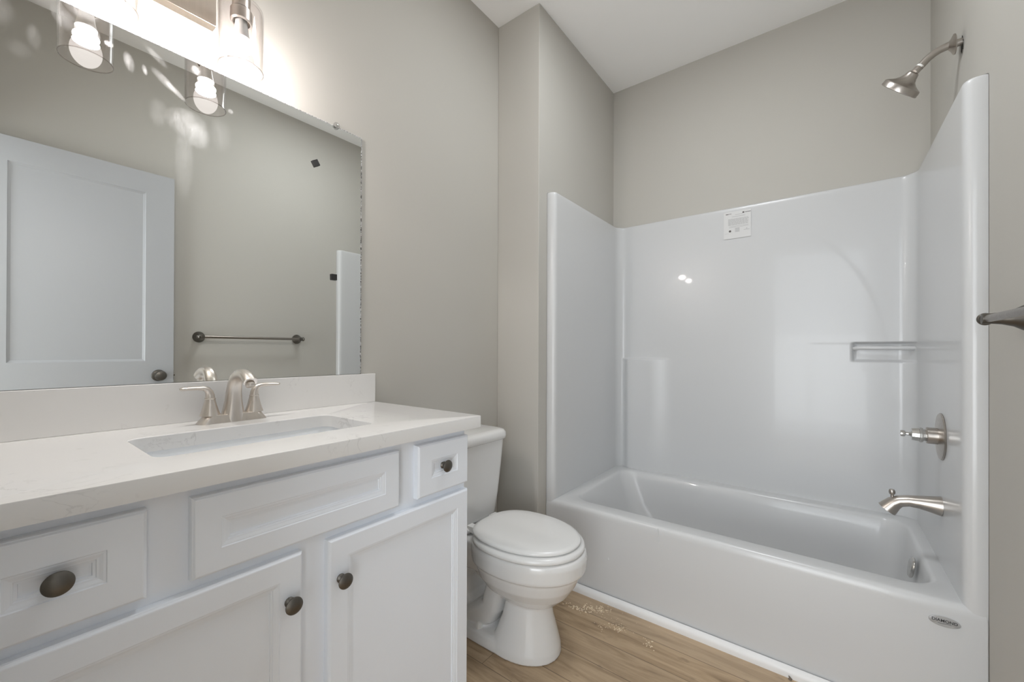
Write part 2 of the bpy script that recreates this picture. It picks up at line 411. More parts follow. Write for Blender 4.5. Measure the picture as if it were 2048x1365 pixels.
for z in zs:
    top = max(0, (z-1.945)/(Z1-1.945)); inset = .007*(1-math.sqrt(max(0, 1-top**2)))
    L = []
    for i, (x, y) in enumerate(P):
        yy_ = y+disp(x, y, z)
        xx_ = x
        if inset:
            if .32 < x < 1.70: yy_ += inset
            elif x <= .32: xx_ -= min(inset, x-X0); yy_ += inset*.6
            else: xx_ += min(inset, X1-x); yy_ += inset*.6
        L.append((xx_, yy_, z))
    loops.append(L)
L = []
for x, y in P:
    if y > YP-.03: yo = YB-.001; xo = min(max(x, X0), X1); xo = X0 if x < .33 else (X1 if x > 1.69 else x)
    else: yo = max(y, YA+.002); xo = X0 if x < 1 else X1
    L.append((xo, yo, Z1))
loops.append(L)
mb.loft(loops, False, False, ring=False)
sur = obj('surround', mb, TUB, tub, angle=60)
mb = MB()   # moulded grab bar across the soap recess
mb.tube([(1.500, 2.604, 1.166), (1.506, 2.588, 1.167), (1.514, 2.583, 1.168), (1.60, 2.582, 1.168), (1.69, 2.582, 1.168), (1.706, 2.584, 1.168), (1.711, 2.590, 1.168)],
        [.010, .0095, .009, .0088, .009, .0095, .010], 16, (0, 0, 1))
tag(obj('grab_bar', mb, TUB, tub))
mb = MB()
mb.lathe([(.0, .0), (.036, 0), (.038, -.003), (.037, -.006), (.033, -.010), (.0, -.012)], (1.648, 2.14, .345), (1, 0, -.16), 40)
ov = obj('overflow_plate', mb, CHROME, tub); tag(ov, 'chrome overflow plate')
mb = MB(); mb.lathe([(.0, 0), (.030, 0), (.034, -.003), (.03, -.005), (0, -.004)], (1.50, 2.2, .060), (0, 0, -1), 40)
tag(obj('drain', mb, CHROME, tub), 'chrome drain')
# paper care label on the back panel
def quadY(mb, x0, x1, z0, z1, y, th=.0004): mb.box(x0, x1, y-th, y, z0, z1)
LABM = mat('label_film', (.66, .66, .655), .35); INK = mat('grey_print', (.43, .43, .43), .6); INK2 = mat('dark_print', (.10, .09, .085), .6)
ly = YP-.0032
mb = MB(); quadY(mb, .934, 1.067, 1.782, 1.932, ly, .0006); lab = obj('care_label', mb, LABM, tub, smooth=False); tag(lab, 'white printed care label')
mb = MB(); q = ly-.0007
def line(x, zz, wd, h=.0016): quadY(mb, .934+x, .934+x+wd, 1.932-zz-h, 1.932-zz, q, .0003)
for zz, x, wd, h in [(.018, .056, .036, .002), (.028, .040, .066, .0022)]: line(x, zz, wd, h)
for i in range(9):
    x = .022
    while x < .118-(.012 if i > 6 else 0):
        ww = random.uniform(.006, .016); ww = min(ww, .122-x); line(x, .040+i*.0042, ww, .0021); x += ww+.0018
for i in range(2): line(.026, .0815+i*.006, .095, .0016)
for i in range(4): line(.056, .094+i*.006, .022, .0035)
for i in range(1): line(.098, .108, .028, .0022)
line(.110, .101, .005, .004); line(.005, .120, .02, .001)
obj('label_print', mb, INK, lab, smooth=False)
for q_ in [(.010, .0095, .013, .004), (.024, .010, .014, .0022), (.092, .0085, .009, .008), (.104, .011, .028, .0028)]:
    mb = MB(); line(*q_); obj('label_mark', mb, INK2, lab, smooth=False)
mb = MB(); mb.lathe([(.0, 0), (.006, 0), (.006, .0003), (0, .0003)], (.934+.031, q, 1.932-.108), (0, -1, 0), 20)
obj('label_mark', mb, INK2, lab, smooth=False)
# oval badge on the apron
BADGE = mat('badge_silver', (.42, .42, .42), .5, .4)
bc = Vector((1.640, 1.7752, .318))
# ------------------------------------------------------------------ text helper
def text_mesh(name, body, size, loc, rot, m, parent, shear=0, extrude=.0003, sx=1.0):
    cu = bpy.data.curves.new(name, 'FONT'); cu.body = body; cu.size = size; cu.align_x = 'CENTER'; cu.align_y = 'CENTER'; cu.extrude = extrude; cu.offset = size*.02
    tmp = bpy.data.objects.new(name+'_tmp', cu); COL.objects.link(tmp)
    dg = bpy.context.evaluated_depsgraph_get(); me = bpy.data.meshes.new_from_object(tmp.evaluated_get(dg))
    bpy.data.objects.remove(tmp); mm = Matrix.Translation(Vector(loc)-base_loc(parent)) @ rot.to_4x4() @ Matrix.Diagonal((sx, 1, 1, 1))
    me.transform(mm); me.materials.clear(); me.materials.append(m); me.name = name
    o = bpy.data.objects.new(name, me); COL.objects.link(o); o.parent = parent; return o
FACE_F = Matrix(((1, 0, 0), (0, 0, -1), (0, 1, 0)))       # text facing -y
bx, bz = 1.689, .341
mb = MB(); n = 48
loops = []
for r, d in [(1, 0), (1, .0012), (.96, .0018), (.0001, .0018)]:
    loops.append([(bx+.034*r*math.cos(2*PI*k/n), ay-.001-d, bz+.015*r*math.sin(2*PI*k/n)) for k in range(n)])
BADGE_X = 1.672
mb.v = []; mb.f = []
loops = [[(x-bx+BADGE_X, y, z_) for x, y, z_ in L] for L in loops]
mb.loft(loops)
bg = obj('badge', mb, BADGE, tub); tag(bg, 'silver oval badge reading DIAMOND')
BL = mat('badge_lettering', (.04, .04, .04), .5)
text_mesh('badge_lettering', 'DIAMOND', .0115, (BADGE_X, ay-.0032, bz+.0022), FACE_F, BL, bg, sx=1.0)
mb = MB(); pts = [(BADGE_X-.014+.028*i/14, ay-.0031, bz-.0055-.0012*math.sin(PI*2*i/14)) for i in range(15)]
mb.tube(pts, [(.0005, .0005)]*15, 6, (0, 1, 0)); obj('badge_swash', mb, BL, bg)
# dried drips and flecks of finish on the apron and tub walls
mb = MB(); mb.tube([(.825, ay-.0005, .396), (.828, ay-.001, .37), (.826, ay-.001, .352), (.829, ay-.001, .338)], [.0012, .0014, .0012, .0022], 8); obj('drip_mark', mb, TUB, tub)
for p0_, p1_, ra, rb in [((.46, ay-.001, .15), (.461, ay-.001, .135), .002, .003), ((.60, ay-.001, .20), (.603, ay-.001, .192), .003, .004)]:
    mb = MB(); mb.tube([p0_, p1_], [ra, rb], 8); obj('drip_mark', mb, TUB, tub)
GRIT = mat('brown_grit', (.16, .13, .10), .8)
# ------------------------------------------------------------------ shower head
SY = 2.075
sh = empty('wall_shower', (1.762, SY, 2.219), 'brushed nickel shower head on a bent arm high on the right wall', 'shower head')
pts = [(1.775, SY, 2.222), (1.745, SY, 2.222), (1.725, SY, 2.2215), (1.706, SY, 2.217), (1.690, SY, 2.209), (1.676, SY, 2.198), (1.664, SY, 2.185), (1.655, SY, 2.175)]
mb = MB(); mb.tube(pts, [.0122]*8, 20); obj('arm', mb, NICKEL2, sh)
mb = MB(); mb.lathe([(.0, -.001), (.033, -.001), (.0335, .0018), (.030, .004), (.020, .009), (.0135, .015), (.0105, .016)], (1.743, SY, 2.221), (-1, 0, -.07), 40, False, False); obj('escutcheon', mb, NICKEL2, sh)
ax = Vector((-.70, 0, -.714)).normalized(); p0 = Vector((1.658, SY, 2.179))
mb = MB(); mb.lathe([(.0, -.002), (.0125, -.002), (.0125, .004), (.0, .004)], p0, ax, 24); tag(obj('thread_washer', mb, WHITEP, sh), 'white washer')
mb = MB(); mb.lathe([(.0, .004), (.012, .004), (.0125, .008), (.0125, .020), (.0105, .024), (.0, .025)], p0, ax, 12); obj('swivel_nut', mb, NICKEL2, sh, angle=25)
mb = MB(); mb.lathe([(.0, .022), (.0085, .022), (.0085, .03), (0, .03)], p0, ax, 16); obj('neck', mb, RUBBER, sh)
hx = Vector((-.30, .0, -.94)); hx = Vector((-.64, .42, -.66)).normalized(); hp = p0+ax*.027
mb = MB(); mb.lathe([(.0, -.006), (.012, -.006), (.0175, -.003), (.0195, .003), (.0215, .010), (.0275, .020), (.0375, .028), (.050, .034), (.0585, .037), (.0610, .041), (.0620, .056), (.059, .058), (.0, .056)], hp, hx, 48)
obj('head', mb, NICKEL2, sh, angle=30)

# ------------------------------------------------------------------ tub valve
PX = 1.711
va = empty('shower_valve', (PX, SY, .853), 'brushed nickel shower valve without its handle on the right surround panel', 'shower valve')
mb = MB(); mb.lathe([(.0, -.002), (.081, -.002), (.082, .001), (.079, .0045), (.06, .008), (.03, .010), (0, .010)], (PX, SY, .853), (-1, 0, 0), 64); obj('escutcheon', mb, NICKEL2, va)
mb = MB(); mb.lathe([(.0, .006), (.0285, .006), (.0285, .036), (.027, .038), (.0, .038)], (PX, SY, .853), (-1, 0, 0), 40); obj('sleeve', mb, NICKEL2, va, angle=30)
mb = MB(); mb.lathe([(0, .036), (.020, .036), (.021, .046), (.0255, .046), (.0265, .050), (.0265, .055), (.0235, .056), (.0225, .066), (.021, .075), (.0, .076)], (PX, SY, .853), (-1, 0, 0), 12); obj('cartridge', mb, CHROME, va, angle=25)
mb = MB(); mb.lathe([(.0, .074), (.012, .074), (.006, .083), (.0055, .090), (.010, .092), (.0115, .097), (.0105, .104), (.0, .105)], (PX, SY, .853), (-1, 0, 0), 12); obj('stem', mb, CHROME, va, angle=25)

# ------------------------------------------------------------------ tub spout
sp_ = empty('tub_spout', (PX, SY, .608), 'brushed nickel tub spout with a diverter pull below the valve', 'tub spout')
mb = MB()
pts = [(1.712, SY, .608), (1.700, SY, .6085), (1.680, SY, .6095), (1.655, SY, .610), (1.628, SY, .609), (1.605, SY, .603), (1.590, SY, .592), (1.579, SY, .578), (1.570, SY, .566)]
rd = [(.032, .0335), (.031, .0315), (.028, .027), (.0245, .0225), (.0225, .0200), (.0225, .0205), (.024, .0235), (.0262, .0265), (.0285, .0285)]
mb.tube(pts, rd, 32, (0, 1, 0)); obj('spout_body', mb, NICKEL2, sp_, angle=50)
mb = MB(); mb.lathe([(0, 0), (.0335, 0), (.0335, .004), (0, .004)], (1.7165, SY, .608), (-1, 0, 0), 32); tag(obj('gasket', mb, RUBBER, sp_), 'black gasket')
mb = MB(); mb.lathe([(.0, -.012), (.0050, -.012), (.0045, .006), (.0075, .008), (.0095, .014), (.0092, .021), (.0065, .026), (0, .0275)], (1.585, SY, .616), (-.03, 0, 1), 24); obj('diverter_knob', mb, NICKEL2, sp_)

# ------------------------------------------------------------------ towel bar on the right wall
BZ = 1.230
tb = empty('towel_bar', (W, 1.17, BZ), 'dark bronze towel bar on the right wall between door and tub', 'towel bar')
mb = MB(); mb.tube([(W-.068, .835, BZ), (W-.068, 1.1, BZ), (W-.068, 1.480, BZ)], [.0088]*3, 20, (0, 0, 1)); obj('bar', mb, BARM, tb)
for y, s_ in ((.862, -1), (1.470, 1)):
    mb = MB(); mb.lathe([(.0, 0), (.033, 0), (.034, .004), (.031, .010), (.020, .028), (.0145, .046), (.0125, .062), (.0125, .078), (.0, .080)], (W, y, BZ), (-1, 0, 0), 32)
    po = obj('post', mb, DARKB, tb)
    mb = MB(); mb.lathe([(.0, -.006), (.0105, -.006), (.0115, .0), (.0145, .003), (.0150, .007), (.0125, .011), (.006, .014), (0, .0145)], (W-.068, y+s_*.012, BZ), (0, s_, 0), 24)
    obj('finial', mb, DARKB, po)

# ------------------------------------------------------------------ vanity cabinet
vc = empty('vanity_cabinet', (.26, .44, 0), 'white painted vanity cabinet with dark round knobs under the quartz top', 'vanity')
VY0, VY1, VZ = -.038, .905, .918
mb = MB(); mb.box(.003, .505, VY0, VY0+.016, .10, VZ-.001); mb.box(.003, .505, VY1-.016, VY1, .10, VZ-.001); mb.box(.505, .525, VY0, VY1, .10, VZ-.001)
mb.box(.003, .505, VY0+.016, VY1-.016, .10, .118); mb.box(.003, .012, VY0+.016, VY1-.016, .118, VZ-.03); mb.box(.003, .455, VY0, VY1, 0, .10)
obj('carcass', mb, CAB, vc, bevel=.0015)
def panel(y0, y1, z0, z1, stile, name, bot=None):
    """overlay front with moulded recessed centre, facing +x"""
    xb, xf = .5252, .545
    bot = bot or stile
    def rc(dy, x, dzb=None):
        return [(x, y0+dy, z0+dy), (x, y1-dy, z0+dy), (x, y1-dy, z1-dy), (x, y0+dy, z1-dy)]
    s_ = stile
    loops = [rc(0, xb), rc(0, xf-.006), rc(.0012, xf-.0035), rc(.0022, xf-.0030), rc(.0045, xf-.0004), rc(.006, xf), rc(s_, xf), rc(s_+.0012, xf-.0016), rc(s_+.004, xf-.0019),
             rc(s_+.0085, xf-.0036), rc(s_+.0110, xf-.0040), rc(s_+.0118, xf-.0056), rc(s_+.0150, xf-.0060), rc(s_+.0158, xf-.0084), rc(s_+.019, xf-.0086)]
    mb = MB(); mb.loft(loops); return obj(name, mb, CAB, vc, smooth=False, loc=((xb+xf)/2, (y0+y1)/2, (z0+z1)/2))
dL = panel(-.026, .167, .757, .898, .046, 'drawer_front')
fp = panel(.224, .653, .757, .898, .043, 'false_front')
dR = panel(.711, .902, .757, .898, .046, 'drawer_front')
doL = panel(-.026, .411, .120, .738, .045, 'door')
doR = panel(.466, .902, .120, .738, .045, 'door')
def knob_mesh():
    mb = MB(); mb.lathe([(.0, 0), (.0095, 0), (.0098, .003), (.0085, .0045), (.0055, .007), (.0048, .0125), (.0065, .0165), (.0145, .0190), (.0168, .0208), (.0165, .0225), (.0125, .0255), (.006, .0272), (0, .0276)], (.5348, .0705, .8275), (1, 0, 0), 40); return mb
k0 = obj('knob', knob_mesh(), DARKB, dL, loc=(.5348, .0705, .8275)); k0['label'] = 'dark bronze knob'
for par, y, z, d in ((dR, .8065, .8275, .5348), (doL, .384, .648, .5445), (doR, .4935, .648, .5445)):
    k = k0.copy(); COL.objects.link(k); k.parent = par; k.location = Vector((d, y, z))-base_loc(par)

# ------------------------------------------------------------------ countertop
ct = empty('countertop', (.28, .44, .918), 'pale veined quartz countertop and backsplash on the vanity', 'countertop')
CY0, CY1, CX = YF+.001, .940, .5616
mb = MB(); a_ = (.003, CX)
def cl(d, z, hole=False):
    if hole: return rrect(.183+d, .432-d, .200+d, .657-d, .028, z, 8, 14)
    return rrect(.002, CX-d, CY0, CY1-d, .003, z, 8, 14)
mb.loft([cl(0, .9185), cl(0, .951), cl(.0008, .9525), cl(.002, .953), cl(-.0015, .953, True), cl(0, .9515, True), cl(0, .9185, True)], close=True)
obj('slab', mb, QZ, ct, angle=30)
mb = MB(); mb.box(.001, .0205, CY0, CY1, .9532, 1.0605); obj('backsplash', mb, QZ, ct, bevel=.0012)
# ------------------------------------------------------------------ undermount sink
sk = empty('sink', (.307, .428, .79), 'white rectangular undermount sink set in the quartz top', 'sink')
mb = MB()
def sl(d, z, r=.035): return rrect(.175+d, .440-d, .192+d, .665-d, r, z, 8, 14)
mb.loft([sl(-.018, .9175), sl(0, .9175), sl(.003, .910), sl(.008, .87), sl(.014, .82), sl(.028, .797, .045), sl(.055, .790, .05), sl(.11, .786, .02)], False, True)
mb.loft([sl(-.018, .9175), sl(-.018, .912), sl(-.012, .905), sl(-.004, .86), sl(.0, .80), sl(.03, .778), sl(.11, .774, .02)], False, True)
obj('basin', mb, SINKM, sk, angle=50)
mb = MB(); mb.lathe([(0, 0), (.022, 0), (.024, -.002), (.012, -.006), (0, -.007)], (.307, .428, .784), (0, 0, -1), 32); tag(obj('drain', mb, CHROME, sk), 'chrome drain')

# ------------------------------------------------------------------ faucet
FY, FX, FZ = .438, .085, .9531
fa = empty('faucet', (FX, FY, FZ), 'brushed nickel two-handle faucet with arched spout behind the sink', 'faucet')
mb = MB()
def fl(dx, dy, z, r): return rrect(FX-.026+dx, FX+.026-dx, FY-.083+dy, FY+.083-dy, r, z, 6, 8)
mb.loft([fl(0, 0, FZ, .018), fl(.0005, .002, FZ+.003, .018), fl(.0025, .009, FZ+.012, .016), fl(.0045, .0155, FZ+.0205, .015), fl(.0065, .018, FZ+.0215, .014)])
obj('base_plate', mb, NICKEL, fa, angle=45)
mb = MB()
rows = [((.085, .9532), .0305, .0275), ((.0855, .962), .0290, .0260), ((.087, .985), .0240, .0225), ((.089, 1.010), .0200, .0200), ((.092, 1.035), .0178, .0178), ((.099, 1.056), .0165, .0160),
        ((.112, 1.073), .0155, .0142), ((.130, 1.083), .0150, .0132), ((.152, 1.0855), .0148, .0122), ((.173, 1.0825), .0150, .0118), ((.191, 1.0755), .0155, .0118), ((.205, 1.066), .0158, .0122)]
mb.tube([(x, FY, z) for (x, z), a, b in rows], [(a, b) for q_, a, b in rows], 32, (0, 1, 0), flat=2.6)
spo = obj('spout', mb, NICKEL, fa, angle=50)
mb = MB(); mb.lathe([(0, 0), (.0105, 0), (.011, .003), (.0105, .009), (.009, .011), (0, .011)], (.2015, FY, 1.0635), (.30, 0, -.95), 28); tag(obj('aerator', mb, NICKEL, spo))
for s_ in (-1, 1):
    hy = FY+s_*.0535
    h = MB(); h.lathe([(0, 0), (.0235, 0), (.0228, .002), (.0198, .012), (.0160, .025), (.0128, .038), (.0116, .044), (0, .045)], (FX, hy, FZ+.0205), (0, 0, 1), 16)
    ho = obj('handle', h, NICKEL, fa, angle=60)
    mb = MB(); mb.lathe([(0, 0), (.0122, 0), (.0128, .0015), (.0122, .003), (0, .003)], (FX, hy, FZ+.0645), (0, 0, 1), 28); obj('collar', mb, NICKEL, ho)
    mb = MB()
    tz = FZ+.0665
    pp = [(0, 0), (.0005, .009), (.0025, .0175), (.0075, .0245), (.017, .0285), (.034, .0295), (.052, .0292), (.064, .0290), (.067, .0290)]
    rr = [(.0110, .0110), (.0106, .0104), (.0104, .0092), (.0100, .0078), (.0100, .0062), (.0098, .0054), (.0092, .005), (.0075, .0045), (.004, .0025)]
    mb.tube([(FX+.10*d_, hy+s_*d_, tz+hh) for d_, hh in pp], rr, 20, (1, 0, 0)); obj('lever', mb, NICKEL, ho)

# ------------------------------------------------------------------ mirror
MY1, MZ0, MZ1 = .886, 1.0615, 1.947
mi = empty('mirror', (0, .42, MZ0), 'large frameless wall mirror with dried wipe marks above the vanity', 'mirror')
mb = MB(); mb.box(.0012, .0060, YF+.002, MY1, MZ0, MZ1); obj('glass', mb, MIRR, mi, smooth=False)
mb = MB()   # chipped silver along the free edge
L0 = []; L1 = []; n = 160
for i in range(n+1):
    z = MZ0+(MZ1-MZ0)*i/n; wv = .0026+.0013*random.uniform(-1, 1)
    L0.append((.0062, MY1+.0002, z)); L1.append((.0062, MY1-wv, z))
for i in range(n): mb.add([L0[i], L1[i], L1[i+1], L0[i+1], (.001, *L0[i][1:]), (.001, *L0[i+1][1:])], [(0, 1, 2, 3), (0, 3, 5, 4)])
obj('chipped_edge', mb, EDGE, mi, smooth=False)
mb = MB(); mb.box(.0005, .0063, YF+.002, MY1, MZ1, MZ1+.0012); obj('top_edge', mb, EDGE, mi, smooth=False)
cp = empty('mirror_clip', (.003, .783, 1.947), 'clear plastic clip holding the mirror top edge near its right corner', 'mirror clip')
mb = MB(); mb.lathe([(0, 0), (.0115, 0), (.0115, .006), (.009, .0085), (0, .0085)], (.0066, .783, 1.950), (1, 0, 0), 12); obj('clip_body', mb, PLASTIC, cp, angle=20)
mb = MB(); mb.lathe([(0, .0085), (.0045, .0085), (.004, .0105), (0, .0115)], (.0066, .783, 1.950), (1, 0, 0), 14); obj('screw', mb, CHROME, cp)
for (y, z, rot, lb) in [(.709, 1.790, .55, 'black foam square stuck tilted on the mirror upper right'), (.776, 1.409, .03, 'black foam square stuck straight on the mirror mid right')]:
    mb = MB(); s_ = .0100
    for xx0, xx1, ss in ((.0062, .0125, s_),):
        cs = [(math.cos(rot)*a-math.sin(rot)*b, math.sin(rot)*a+math.cos(rot)*b) for a, b in ((-ss, -ss*1.05), (ss, -ss*1.05), (ss, ss*1.05), (-ss, ss*1.05))]
        mb.loft([[(xx0, y+a, z+b) for a, b in cs], [(xx1, y+a, z+b) for a, b in cs]])
    o = obj('foam_pad', mb, BLACK, bevel=.0006, loc=(.0062, y, z)); tag(o, lb, 'foam pad', 'foam pads on the mirror')

# ------------------------------------------------------------------ vanity light
LX, LYs = .145, (.172, .433)
vl = empty('vanity_light', (0, .30, 2.12), 'brushed nickel two-bulb vanity light with clear glass shades above the mirror', 'wall light')
mb = MB(); mb.box(.0005, .030, .196, .411, 2.060, 2.180); obj('backplate', mb, NICKELP, vl, bevel=.0012)
mb = MB(); mb.box(LX-.010, LX+.010, .095, .506, 2.160, 2.172); obj('crossbar', mb, NICKEL, vl, bevel=.001)
mb = MB(); mb.box(.029, LX, .293, .313, 2.160, 2.172); obj('arm', mb, NICKEL, vl, bevel=.001)
RIMM = glassy('glass_rim', (.80, .78, .77), .9)
def lamp(y):
    mb = MB(); mb.lathe([(0, .0), (.021, .0), (.021, -.095), (0, -.095)], (LX, y, 2.161), (0, 0, 1), 32, True, True)
    s0 = obj('socket', mb, NICKEL, vl, angle=30, loc=(LX, y, 2.161))
    mb = MB(); mb.lathe([(.0215, 0), (.0255, -.001), (.0255, -.030), (.0235, -.033), (.0205, -.033), (.0205, -.004)], (LX, y, 2.062), (0, 0, 1), 32, False, False)
    obj('socket_cup', mb, NICKEL, s0, angle=30)
    mb = MB(); zt = 2.078
    prof = [(.021, zt), (.038, zt), (.046, zt-.003), (.0505, zt-.009), (.052, zt-.018), (.052, zt-.10), (.052, 1.905), (.0525, 1.9035), (.0515, 1.9025), (.0495, 1.904), (.0495, zt-.10), (.0495, zt-.02), (.047, zt-.012), (.038, zt-.005), (.021, zt-.004)]
    mb.lathe([(r, z-2.0) for r, z in prof], (LX, y, 2.0), (0, 0, 1), 64, False, False)
    gs = obj('glass_shade', mb, GLASS, vl, angle=60, loc=(LX, y, 2.0))
    mb = MB(); mb.lathe([(.0515+.0013*math.cos(2*PI*k/8), 1.9030-2+.0013*math.sin(2*PI*k/8)) for k in range(9)], (LX, y, 2.0), (0, 0, 1), 64, False, False)
    obj('shade_rim', mb, RIMM, gs)
    mb = MB(); mb.lathe([(0, 2.050), (.0135, 2.050), (.0140, 2.030), (.0160, 2.012), (.0185, 1.997), (.0215, 1.985)], (LX, y, 0), (0, 0, 1), 32, False, False)
    b = obj('bulb', mb, WHITEP, vl, loc=(LX, y, 2.0)); tag(b, 'white lit light bulb')
    mb = MB(); prof = [(.0215, 1.985)]
    for i in range(19):
        a = math.radians(45-135*i/18); prof.append((max(.0310*math.cos(a), 1e-4), 1.925+.0400*math.sin(a)))
    mb.lathe(prof, (LX, y, 0), (0, 0, 1), 40, False, True); obj('frosted_dome', mb, DOME, b)
    mb = MB(); prof = [(.0255*math.cos(math.radians(a)), 1.962+.0125*math.sin(math.radians(a))) for a in range(90, -91, -15)]
    mb.lathe([(max(r, 1e-4), z) for r, z in prof], (LX, y, 0), (0, 0, 1), 32); obj('glowing_core', mb, GLOW, b)
    d = bpy.data.lights.new('bulb_light', 'AREA'); d.shape = 'DISK'; d.size = .052; d.energy = LP['down']; d.color = (1, .965, .93)
    lo = bpy.data.objects.new('bulb_light', d); COL.objects.link(lo); lo.location = (LX, y, 1.948)
    return s0
for y in LYs: lamp(y)

# flush ceiling lamp over the vanity side of the room (outside the frame)
mb = MB(); mb.loft([rrect(.79, 1.17, 1.23, 1.61, .02, H), rrect(.79, 1.17, 1.23, 1.61, .02, H-.018), rrect(.80, 1.16, 1.24, 1.60, .01, H-.019), rrect(.80, 1.16, 1.24, 1.60, .01, H-.012)])
cl_ = tag(obj('ceiling_light', mb, WHITEP), 'square white flush ceiling light over the middle of the room', 'ceiling light')

# ------------------------------------------------------------------ door standing open against the right wall
DXF = 1.702
dr = empty('door_1', (1.72, YF, 0)); tag(dr, 'white two-panel door standing open against the right wall, seen in the mirror', 'door', kind='structure')
mb = MB(); y0, y1, z0, z1 = YF+.008, .722, .012, 2.168
mb.box(DXF+.0095, DXF+.0345, y0, y1, z0, z1)
def rc(a, b, c, d, x): return [(x, a, c), (x, b, c), (x, b, d), (x, a, d)]
def frame_face(y0, y1, z0, z1, holes):
    ys = sorted({y0, y1, *[h[0] for h in holes], *[h[1] for h in holes]}); zz = sorted({z0, z1, *[h[2] for h in holes], *[h[3] for h in holes]})
    for i in range(len(ys)-1):
        for j in range(len(zz)-1):
            cy, cz = (ys[i]+ys[i+1])/2, (zz[j]+zz[j+1])/2
            if any(h[0] < cy < h[1] and h[2] < cz < h[3] for h in holes): continue
            mb.add(rc(ys[i], ys[i+1], zz[j], zz[j+1], DXF), [(0, 1, 2, 3)])
    for h in holes:
        a, b, c, d = h
        mb.loft([rc(a, b, c, d, DXF), rc(a+.003, b-.003, c+.003, d-.003, DXF+.004), rc(a+.012, b-.012, c+.012, d-.012, DXF+.009)], False, True)
    mb.loft([rc(y0, y1, z0, z1, DXF), rc(y0, y1, z0, z1, DXF+.0095)], False, False)
frame_face(y0, y1, z0, z1, [(y0+.125, .593, 1.083, 2.050), (y0+.125, .593, .26, .90)])
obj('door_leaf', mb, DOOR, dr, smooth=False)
mb = MB(); mb.lathe([(0, 0), (.032, 0), (.033, .003), (.030, .008), (.014, .012), (.011, .020), (.012, .032), (.020, .038), (.0275, .046), (.0285, .053), (.025, .061), (.014, .066), (0, .067)], (DXF, .652, .999), (-1, 0, 0), 36)
tag(obj('door_knob', mb, DARKB, dr), 'dark bronze door knob')
mb = MB(); mb.box(DXF+.005, DXF+.030, .7215, .7235, .972, 1.030); mb.lathe([(0, 0), (.008, 0), (.008, .008), (0, .009)], (DXF+.017, .7235, 1.0), (0, 1, 0), 16)
tag(obj('latch_plate', mb, DARKB, dr, smooth=False), 'dark latch plate')

# ------------------------------------------------------------------ toilet
TY = 1.330
to = empty('toilet', (.33, TY, 0), 'white two-piece round-front toilet beside the vanity', 'toilet')
def egg(xb, xf, hw, z, n=56, eb=2.6, ef=2.05, y0=TY, split=.46):
    cx = xb+(xf-xb)*split; L = []
    for k in range(n):
        a = 2*PI*k/n; c_, s_ = math.cos(a), math.sin(a)
        e = ef if c_ >= 0 else eb; ra = (xf-cx) if c_ >= 0 else (cx-xb)
        L.append((cx+ra*math.copysign(abs(c_)**(2/e), c_), y0+hw*math.copysign(abs(s_)**(2/e), s_), z))
    return L
mb = MB()
# foot plate
mb.loft([egg(.10, .600, .128, .0005, eb=5), egg(.10, .599, .128, .02, eb=5), egg(.105, .590, .122, .042, eb=5), egg(.12, .575, .108, .050, eb=5)])
# front pedestal column
mb.loft([egg(.335, .601, .126, .0006, eb=3, split=.35), egg(.345, .598, .124, .03, eb=3, split=.35), egg(.362, .588, .112, .07, eb=3, split=.35), egg(.385, .570, .096, .13, eb=3, split=.35),
         egg(.40, .556, .084, .20, eb=3, split=.35), egg(.40, .55, .078, .26, eb=3, split=.35)])
# bowl
mb.loft([egg(.36, .565, .070, .185), egg(.33, .600, .100, .205), egg(.30, .636, .135, .240), egg(.275, .662, .160, .28), egg(.264, .678, .170, .315), egg(.262, .681, .172, .328),
         egg(.252, .695, .184, .334), egg(.249, .699, .187, .342), egg(.246, .702, .189, .385), egg(.250, .698, .186, .402), egg(.26, .688, .176, .406)])
# rear deck under the tank
mb.loft([rrect(.05, .32, TY-.085, TY+.085, .02, .255), rrect(.035, .32, TY-.105, TY+.105, .03, .32), rrect(.03, .33, TY-.120, TY+.120, .03, .36), rrect(.03, .33, TY-.122, TY+.122, .03, .385), rrect(.035, .33, TY-.118, TY+.118, .03, .390)])
# trapway: neck falling back from the bowl, S-bend swelling, floor outlet
mb.tube([(.40, TY, .235), (.33, TY, .25), (.25, TY, .285), (.18, TY, .27), (.155, TY, .20), (.165, TY, .12), (.20, TY, .06), (.22, TY, .03)],
        [(.075, .06), (.082, .06), (.082, .055), (.080, .052), (.078, .052), (.080, .055), (.082, .06), (.082, .06)], 24, (0, 1, 0), flat=3)
mb.tube([(.22, TY, .05), (.27, TY, .075), (.31, TY, .10), (.33, TY, .13), (.345, TY, .19), (.37, TY, .24)],
        [(.100, .05), (.100, .05), (.096, .05), (.090, .045), (.088, .045), (.085, .045)], 24, (0, 1, 0), flat=4)
bo = obj('bowl', mb, CHINA, to)
rm = bo.modifiers.new('remesh', 'REMESH'); rm.mode = 'VOXEL'; rm.voxel_size = .004; rm.use_smooth_shade = True
s_m = bo.modifiers.new('smooth', 'SMOOTH'); s_m.factor = .5; s_m.iterations = 3
